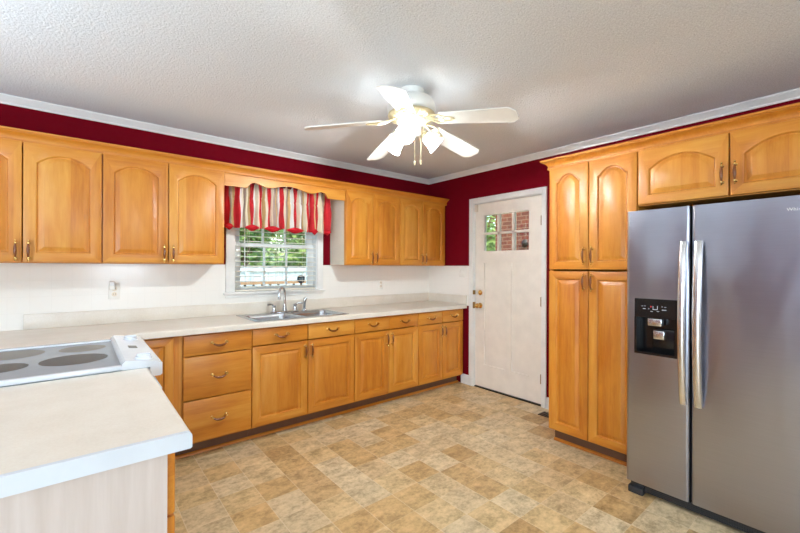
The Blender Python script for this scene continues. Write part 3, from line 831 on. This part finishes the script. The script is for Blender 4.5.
# stripes in picture order: (end fraction, fabric)
ST = [(.048, 'r'), (.07, 'u'), (.09, 't'), (.132, 'r'), (.15, 'w'), (.168, 'c'), (.185, 'u'), (.20, 'c'), (.213, 't'), (.251, 'r'), (.27, 'w'), (.294, 'c'), (.316, 'r'), (.33, 'w'), (.35, 't'), (.369, 'c'), (.403, 'r'), (.42, 'c'), (.44, 'u'), (.455, 't'), (.47, 'u'), (.486, 'w'), (.513, 'r'), (.53, 'c'), (.548, 'c'), (.565, 'u'), (.585, 't'), (.607, 'w'), (.652, 'r'), (.67, 'c'), (.69, 'w'), (.705, 'u'), (.725, 't'), (.742, 'c'), (.773, 'r'), (.789, 'u'), (.82, 'r'), (.835, 't'), (.851, 'w'), (.87, 'r'), (.885, 'c'), (.905, 'c'), (.925, 'u'), (.948, 't'), (1.01, 'r')]
FM = {'r': 0, 'c': 1, 'w': 2, 't': 3, 'u': 4}
cents = [.040, .228, .408, .620, .818, .953]                  # scallop middles
halfs = [.036, .066, .080, .091, .034, .040]
def hem(u):
    z = 1.674
    for c_, h_ in zip(cents, halfs):
        s = abs(u - c_) / h_
        if s < 1.0: z = min(z, 1.672 - .012 * (1 - s ** 1.6))
    return z + .008 * math.sin(u * 40)
def fold(u, v):
    a = .006 + .022 * min(1, v * 1.3)
    return -.165 + a * math.sin(u * 2 * PI * 13 + .7 * math.sin(u * 17)) + .007 * math.sin(u * 2 * PI * 31)
NU, NV = 260, 26
m = MB(); bm = m.bm; grid = []
for i in range(NU + 1):
    u = i / NU; col = []
    for k in range(NV + 1):
        v = k / NV
        zt_ = 2.062 + .010 * math.sin(u * 95) + .004 * math.sin(u * 210)
        z = zt_ + (hem(u) - zt_) * v
        y = fold(u, v)
        if abs(z - 1.932) < .012: y += .010 * (1 - abs(z - 1.932) / .012)                  # gathered under the rod pocket
        col.append(bm.verts.new((CX0 + (CX1 - CX0) * u + .004 * math.sin(v * 9 + u * 60), y, z)))
    grid.append(col)
for i in range(NU):
    u = (i + .5) / NU; fmat = next(f for e_, f in ST if u < e_)
    for k in range(NV):
        f = bm.faces.new((grid[i][k], grid[i + 1][k], grid[i + 1][k + 1], grid[i][k + 1])); f.material_index = FM[fmat]
fab = m.build('fabric', [M['red_fab'], M['cream_fab'], M['white_fab'], M['tan_fab'], M['taupe_fab']], cv, angle=80)
md = fab.modifiers.new('thickness', 'SOLIDIFY'); md.thickness = .0015
for c_, h_ in zip(cents, halfs):                            # turned-up red lining at each scallop
    m = MB(); rows = []
    for q in range(7):
        v = q / 6; row = []
        for p in range(17):
            s = -1 + 2 * p / 16; u = min(1.0, max(0.0, c_ + s * h_ * (1 - .1 * v)))
            top = 1.676 + .024 * (1 - abs(s) ** 1.4); bot = 1.674 - .029 * (1 - abs(s) ** 1.3)
            row.append((CX0 + (CX1 - CX0) * u, -.202 - .016 * math.sin(v * PI) * (1 - s * s) + .012 * v, top + (bot - top) * v))
        rows.append(row)
    m.loft(rows, 0, closed=False)
    lp = m.build('lining_flap', M['red_lining'], cv, angle=80)
    md = lp.modifiers.new('thickness', 'SOLIDIFY'); md.thickness = .0015
MB().tube([(CX0 + .02, -.118, 1.962), (CX1 + .01, -.118, 1.962)], .008, 10).tube([(CX0 + .025, -.118, 1.962), (CX0 + .025, -.001, 1.962)], .006, 8).tube([(CX1 + .005, -.118, 1.962), (CX1 + .005, -.001, 1.962)], .006, 8).build('rod', M['antique'], cv)

bl = thing('window_blind', 'cream slatted blind let down inside the window, slats open', 'blind', (0, 0, 0))
bx0, bx1 = WX0 + .014, WX1 - .014
MB().box(bx0, bx1, .002, .052, 1.905, 1.946, bev=.003).build('headrail', M['blind'], bl)
m = MB()
zs = [1.155 + .046 * k for k in range(17)]
for z in zs:
    m.prism([(.003, z - .003), (.028, z + .0012), (.053, z - .0015), (.053, z + .001), (.028, z + .0042), (.003, z + .001)], bx0 + .003, bx1 - .003, 'x')
m.build('slats', M['blind'], bl, angle=30)
MB().box(bx0 + .003, bx1 - .003, .004, .052, 1.114, 1.130, bev=.004).build('bottom_rail', M['blind'], bl)
m = MB()
for xx in (bx0 + .12, (bx0 + bx1) / 2, bx1 - .12):
    for yy in (.004, .052): m.tube([(xx, yy, 1.125), (xx, yy, 1.91)], .0011, 5)
m.build('ladder_cord', M['blind'], bl)
MB().tube([(bx0 + .075, -.006, 1.90), (bx0 + .076, -.010, 1.66), (bx0 + .078, -.008, 1.32)], .0045, 8).build('tilt_wand', M['sash'], bl)
st = thing('security_sticker', 'dark blue octagonal sticker on the lower window glass', 'sticker', (-1.706, .0735, 1.215))
m = MB(); m.prism([(.045 * math.cos(PI / 8 + k * PI / 4), .045 * math.sin(PI / 8 + k * PI / 4)) for k in range(8)], 0, .0008, 'y'); m.build('sticker_face', M['sticker'], st, smooth=False)
m = MB()
for (a, b, c_, d_) in ((-.026, -.012, .004, .010), (-.006, .006, .004, .010), (.012, .026, .004, .010), (-.022, .022, -.004, .000), (-.014, .014, -.020, -.015), (-.003, .003, .014, .032)): m.box(a, b, -.0006, .0001, c_, d_)
m.build('sticker_print', M['sticker_mark'], st, smooth=False)

# ================================================================== CEILING FAN
FCX, FCY = -1.840, -1.767
fan = thing('ceiling_fan', 'white five-blade ceiling fan with pale brass scrollwork and lit frosted shades', 'ceiling fan', (FCX, FCY, 0))
MB().lathe([(.080, 2.4395), (.080, 2.425), (.076, 2.412), (.074, 2.398)], n=36).build('canopy', M['fan_white'], fan)
MB().lathe([(.066, 2.398), (.105, 2.393), (.132, 2.378), (.146, 2.352), (.150, 2.322), (.146, 2.304), (.136, 2.294)], n=40).build('motor_housing', M['fan_white'], fan)
m = MB(); m.lathe([(.137, 2.295), (.146, 2.290), (.147, 2.280), (.128, 2.264), (.095, 2.256)], n=40)
for k in range(20):
    a = 2 * PI * k / 20; u = Vector((math.cos(a), math.sin(a), 0))
    m.tube([u * .144 + Vector((0, 0, 2.288)), u * .133 + Vector((0, 0, 2.267)), u * .098 + Vector((0, 0, 2.254))], .005, 6)
m.build('vent_ring', M['fan_brass'], fan)
MB().lathe([(.095, 2.256), (.092, 2.240), (.070, 2.230), (.060, 2.215), (.062, 2.196), (.056, 2.172), (.038, 2.160), (.015, 2.156)], n=36).build('switch_housing', M['fan_white'], fan)
ZB, RT = 2.262, .656
pitch = math.radians(-12)
for k in range(5):
    a = math.radians(3.7 + 72 * k)
    bl_ = MB(); w0, w1, r0 = .058, .072, .205
    out = [(r0, -w0), (RT - .040, -w1), (RT - .032, -w1 + .003), (RT - .002, -w1 + .034), (RT, -w1 + .042), (RT, w1 - .042), (RT - .002, w1 - .034), (RT - .032, w1 - .003), (RT - .040, w1), (r0, w0), (r0 - .018, w0 - .022), (r0 - .022, 0), (r0 - .018, -w0 + .022)]
    bl_.prism(out, -.003, .003)
    rot = Matrix.Rotation(a, 4, 'Z') @ Matrix.Translation((0, 0, ZB)) @ Matrix.Rotation(math.radians(8), 4, 'Y') @ Matrix.Rotation(pitch, 4, 'X')
    bl_.xform(rot)
    blade = bl_.build('blade', M['fan_white'], fan, angle=30)
    ir = MB()                                               # scrolled bracket
    ir.tube([(.085, 0, .024), (.125, 0, .010), (.165, 0, -.006), (.205, 0, -.007)], [.010, .008, .007, .006], 8)
    for s in (-1, 1):
        ir.tube([(.120, s * .006, .010), (.140, s * .030, .002), (.170, s * .046, -.005), (.205, s * .044, -.007), (.222, s * .026, -.007), (.205, s * .014, -.007)], .0055, 8)
        ir.tube([(.205, s * .014, -.007), (.250, s * .022, -.006), (.278, s * .010, -.006), (.285, 0, -.006)], .005, 8)
    ir.lathe([(.014, 0), (.013, .005), (.006, .007)], (.205, 0, -.012), (0, 0, 1), 12)
    for (xx, yy) in ((.225, .03), (.225, -.03), (.268, 0)): ir.lathe([(.006, 0), (.006, .004)], (xx, yy, -.009), (0, 0, 1), 8)
    ir.xform(rot); ir.build('blade_bracket', M['fan_brass'], blade)
fw_, rt_ = Vector((_s, _c, 0)), Vector((_c, -_s, 0))
for k, ph in enumerate((255.5, 15.5, 135.5)):
    p = math.radians(ph); d_ = rt_ * math.cos(p) + fw_ * math.sin(p)
    axv = (d_ * .80 + Vector((0, 0, -.60))).normalized()
    o0 = Vector((0, 0, 2.184)) + d_ * .048
    o1 = o0 + d_ * .028 + Vector((0, 0, -.004))
    m = MB(); m.tube([o0, o0 + d_ * .014 + Vector((0, 0, .005)), o1], [.010, .009, .010], 10); m.lathe([(.012, -.004), (.026, .004), (.027, .026), (.022, .030)], o1, axv, 18)
    arm = m.build('lamp_arm', M['fan_brass'], fan)
    m = MB()
    base_ = o1 + axv * .020
    outer = [(.026, 0), (.033, .010), (.039, .030), (.044, .056), (.050, .080), (.058, .096)]
    inner = [(r_ - .003, h_) for r_, h_ in outer[::-1]]
    m.lathe(outer + inner, base_, axv, 28, cap0=False, cap1=False)
    sh = m.build('lamp_shade', M['shade'], fan, label='lit frosted glass shade')
    MB().lathe([(.010, .006), (.013, .02), (.022, .040), (.025, .052), (.022, .068), (.008, .076)], base_, axv, 16).build('bulb', M['bulb'], sh)
for (dx, dy, zl) in ((.045, .03, 2.000), (.085, -.01, 1.995)):
    m = MB(); q = rt_ * (dx - .02) * .9 + fw_ * dy
    m.tube([(q.x * .6, q.y * .6, 2.165), (q.x, q.y, 2.13), (q.x, q.y, zl)], .0012, 5)
    m.lathe([(.002, .012), (.006, .006), (.007, -.008), (.004, -.018), (.001, -.02)], (q.x, q.y, zl), (0, 0, 1), 10)
    m.build('pull_chain', M['fan_brass'], fan)

# ================================================================== SMALL WALL AND FLOOR FITTINGS
def outlet(name, label, cat, loc, rotz, gangs, switch, group=None):
    t = thing(name, label, cat, loc, rotz, group); w = .035 + .04 * gangs - .005
    pl = MB().box(-w / 2, w / 2, -.006, 0, -.058, .058, bev=.003).build('cover_plate', M['plate'], t)
    for g_ in range(gangs):
        xx = (g_ - (gangs - 1) / 2) * .046
        if switch:
            MB().box(xx - .005, xx + .005, -.015, -.006, -.002, .016, bev=.002).build('toggle', M['plate'], t)
        else:
            for zz in (-.020, .020):
                s_ = MB().lathe([(.0165, 0), (.0165, .002), (.014, .003)], (xx, -.006, zz), (0, -1, 0), 20).build('socket', M['side_cream'], t)
                MB().box(xx - .007, xx - .005, -.0096, -.0088, zz - .004, zz + .006).box(xx + .005, xx + .007, -.0096, -.0088, zz - .004, zz + .006).build('slot', M['dark_grey'], s_, smooth=False)
    return t
outlet('wall_outlet', 'outlet in the tile with a white night light plugged in', 'outlet', (-3.235, -TT, 1.150), 0, 1, False)
nl = thing('night_light', 'small white night light plugged into the wall outlet', 'night light', (-3.250, -TT - .0105, 1.195))
MB().box(-.018, .018, -.030, 0, -.030, .034, bev=.006).build('housing', M['plate'], nl)
MB().box(-.014, .014, -.040, -.030, .0, .030, bev=.004).build('lens', M['sash'], nl)
outlet('wall_outlet', 'plain white outlet in the tile under the corner upper cabinets', 'outlet', (-.769, -TT, 1.140), 0, 1, False)
outlet('light_switch', 'white double light switch beside the door frame', 'switch', (-TT, -.577, 1.288), -PI / 2, 2, True)
fv = thing('floor_register', 'brown metal floor register between the door frame and the pantry', 'register', (-.155, -1.80, 0))
m = MB(); m.box(-.055, .055, -.14, .14, 0, .006, bev=.002); m.build('register_frame', M['vent'], fv)
m = MB()
for k in range(11): m.box(-.042, .042, -.125 + k * .024, -.117 + k * .024, .006, .009)
m.build('louvre', M['black'], fv, smooth=False)

# ================================================================== OUTDOORS
MB().box(-30, 60, -30, 60, -.62, -.55).build('ground', M['grass'], kind='structure', smooth=False)
MB().box(XL - 1.0, 1.15, YF - 1.0, 1.0, 2.60, 2.75).build('sun_block_roof', M['trim'], kind='structure', smooth=False)  # unseen slab added, eaves sized to keep sun out of the windows
MB().box(3.2, 3.4, -4.5, 1.36, -.55, 3.6).build('wall_brick', M['brick'], kind='structure', smooth=False)
hb = thing('outdoor_wall_light', 'dark round lamp on the brick wall seen through the door glass', 'outdoor light', (3.2, .655, 1.805))
MB().lathe([(.06, 0), (.075, .012), (.075, .03), (.05, .06), (.02, .07)], (0, 0, 0), (-1, 0, 0), 20).build('lamp_body', M['rail_dark'], hb)
MB().lathe([(.03, .068), (.02, .078), (.004, .08)], (0, 0, 0), (-1, 0, 0), 14).build('lamp_cap', M['rail_dark'], hb)
fe = thing('yard_fence', 'long white panel fence beyond the deck outside the window', 'fence', (0, 0, 0))
FYY = 7.0
m = MB()
for k in range(60): m.box(-6 + k * .2, -6 + k * .2 + .194, FYY, FYY + .03, -.55, 1.30)
m.build('fence_boards', M['fence'], fe, smooth=False)
MB().box(-6, 6, FYY - .03, FYY, 1.18, 1.30).box(-6, 6, FYY - .03, FYY, -.2, -.08).build('fence_rail', M['fence'], fe, smooth=False)
for k in range(7): MB().box(-6 + k * 2 - .05, -6 + k * 2 + .05, FYY - .1, FYY - .03, -.55, 1.34).build('fence_post', M['fence'], fe, smooth=False)
dk = thing('deck_railing', 'tan wooden deck railing with dark balusters below the window view', 'railing', (0, 0, 0))
DYY = 2.2
MB().box(-2.4, 1.6, DYY - .05, DYY + .09, 1.075, 1.115).build('top_rail', M['deck'], dk, smooth=False)
MB().box(-2.4, 1.6, DYY - .02, DYY + .02, .50, .56).build('bottom_rail', M['deck'], dk, smooth=False)
MB().box(-2.4, 1.6, DYY - .02, DYY + .02, .985, 1.035).build('lower_rail', M['deck'], dk, smooth=False)
for k in range(32): MB().box(-2.34 + k * .125, -2.315 + k * .125, DYY - .012, DYY + .012, .56, 1.075).build('baluster', M['rail_dark'], dk, smooth=False)
MB().box(-2.6, 1.8, .2, DYY + .2, -.06, 0).box(-2.6, 1.8, DYY - .1, DYY + .1, -.55, -.06).build('deck_floor', M['deck'], dk, smooth=False)
def tree(loc, h, rad, label, dark, seed):
    rn = random.Random(seed)
    t = thing('garden_tree', label, 'tree', loc, 0, 'trees beyond the garden fence')
    m = MB(); m.tube([(0, 0, 0), (.05, .03, h * .25), (-.04, 0, h * .5), (.02, .02, h * .8)], [.22, .16, .12, .05], 10)
    for k in range(7):
        a = rn.uniform(0, 2 * PI); z = h * rn.uniform(.3, .6)
        m.tube([(0, 0, z), (math.cos(a) * rad * .35, math.sin(a) * rad * .35, z + h * .12), (math.cos(a) * rad * .7, math.sin(a) * rad * .7, z + h * .2)], [.07, .05, .02], 7)
    m.build('trunk', M['bark'], t)
    m = MB(); bm = m.bm
    cl = [(rn.gauss(0, .45) * rad, rn.gauss(0, .45) * rad, h * rn.uniform(.28, 1.0)) for _ in range(34)]
    for _ in range(4600):
        c_ = rn.choice(cl); s = rad * .26
        p = Vector((c_[0] + rn.gauss(0, s), c_[1] + rn.gauss(0, s), c_[2] + rn.gauss(0, s * .8)))
        u = Vector((rn.gauss(0, 1), rn.gauss(0, 1), rn.gauss(0, .6))).normalized(); v = u.orthogonal().normalized(); L = rn.uniform(.08, .17)
        q = [bm.verts.new(p + w_) for w_ in (-u * L, v * L * .45, u * L, -v * L * .45)]
        f = bm.faces.new(q); f.material_index = rn.randrange(2)
    m.build('foliage', [M['leaf_dark'], M['leaf']] if dark else [M['leaf'], M['leaf_dark']], t, smooth=False)
tree((.6, 9.3, -.55), 5.2, 1.05, 'green tree behind the fence, in the window panes nearest the wide upper cabinet', True, 1)
tree((2.7, 13.3, -.55), 5.6, 1.0, 'tree with a pale visible trunk in the middle of the window view', False, 2)
tree((3.4, 10.0, -.55), 5.2, 1.0, 'bright green tree behind the fence, seen above the dark sticker', False, 3)
tree((2.6, 19.0, -.55), 6.6, 1.6, 'tall deep green tree farthest back behind the pale trunk', True, 4)
tree((6.4, 4.2, -.55), 5.0, 1.1, 'pale leafy tree beside the brick wall, seen through the door glass', False, 5)
tree((7.4, 16.6, -.55), 6.6, 1.6, 'tall light green tree farthest back behind the bright one', False, 6)
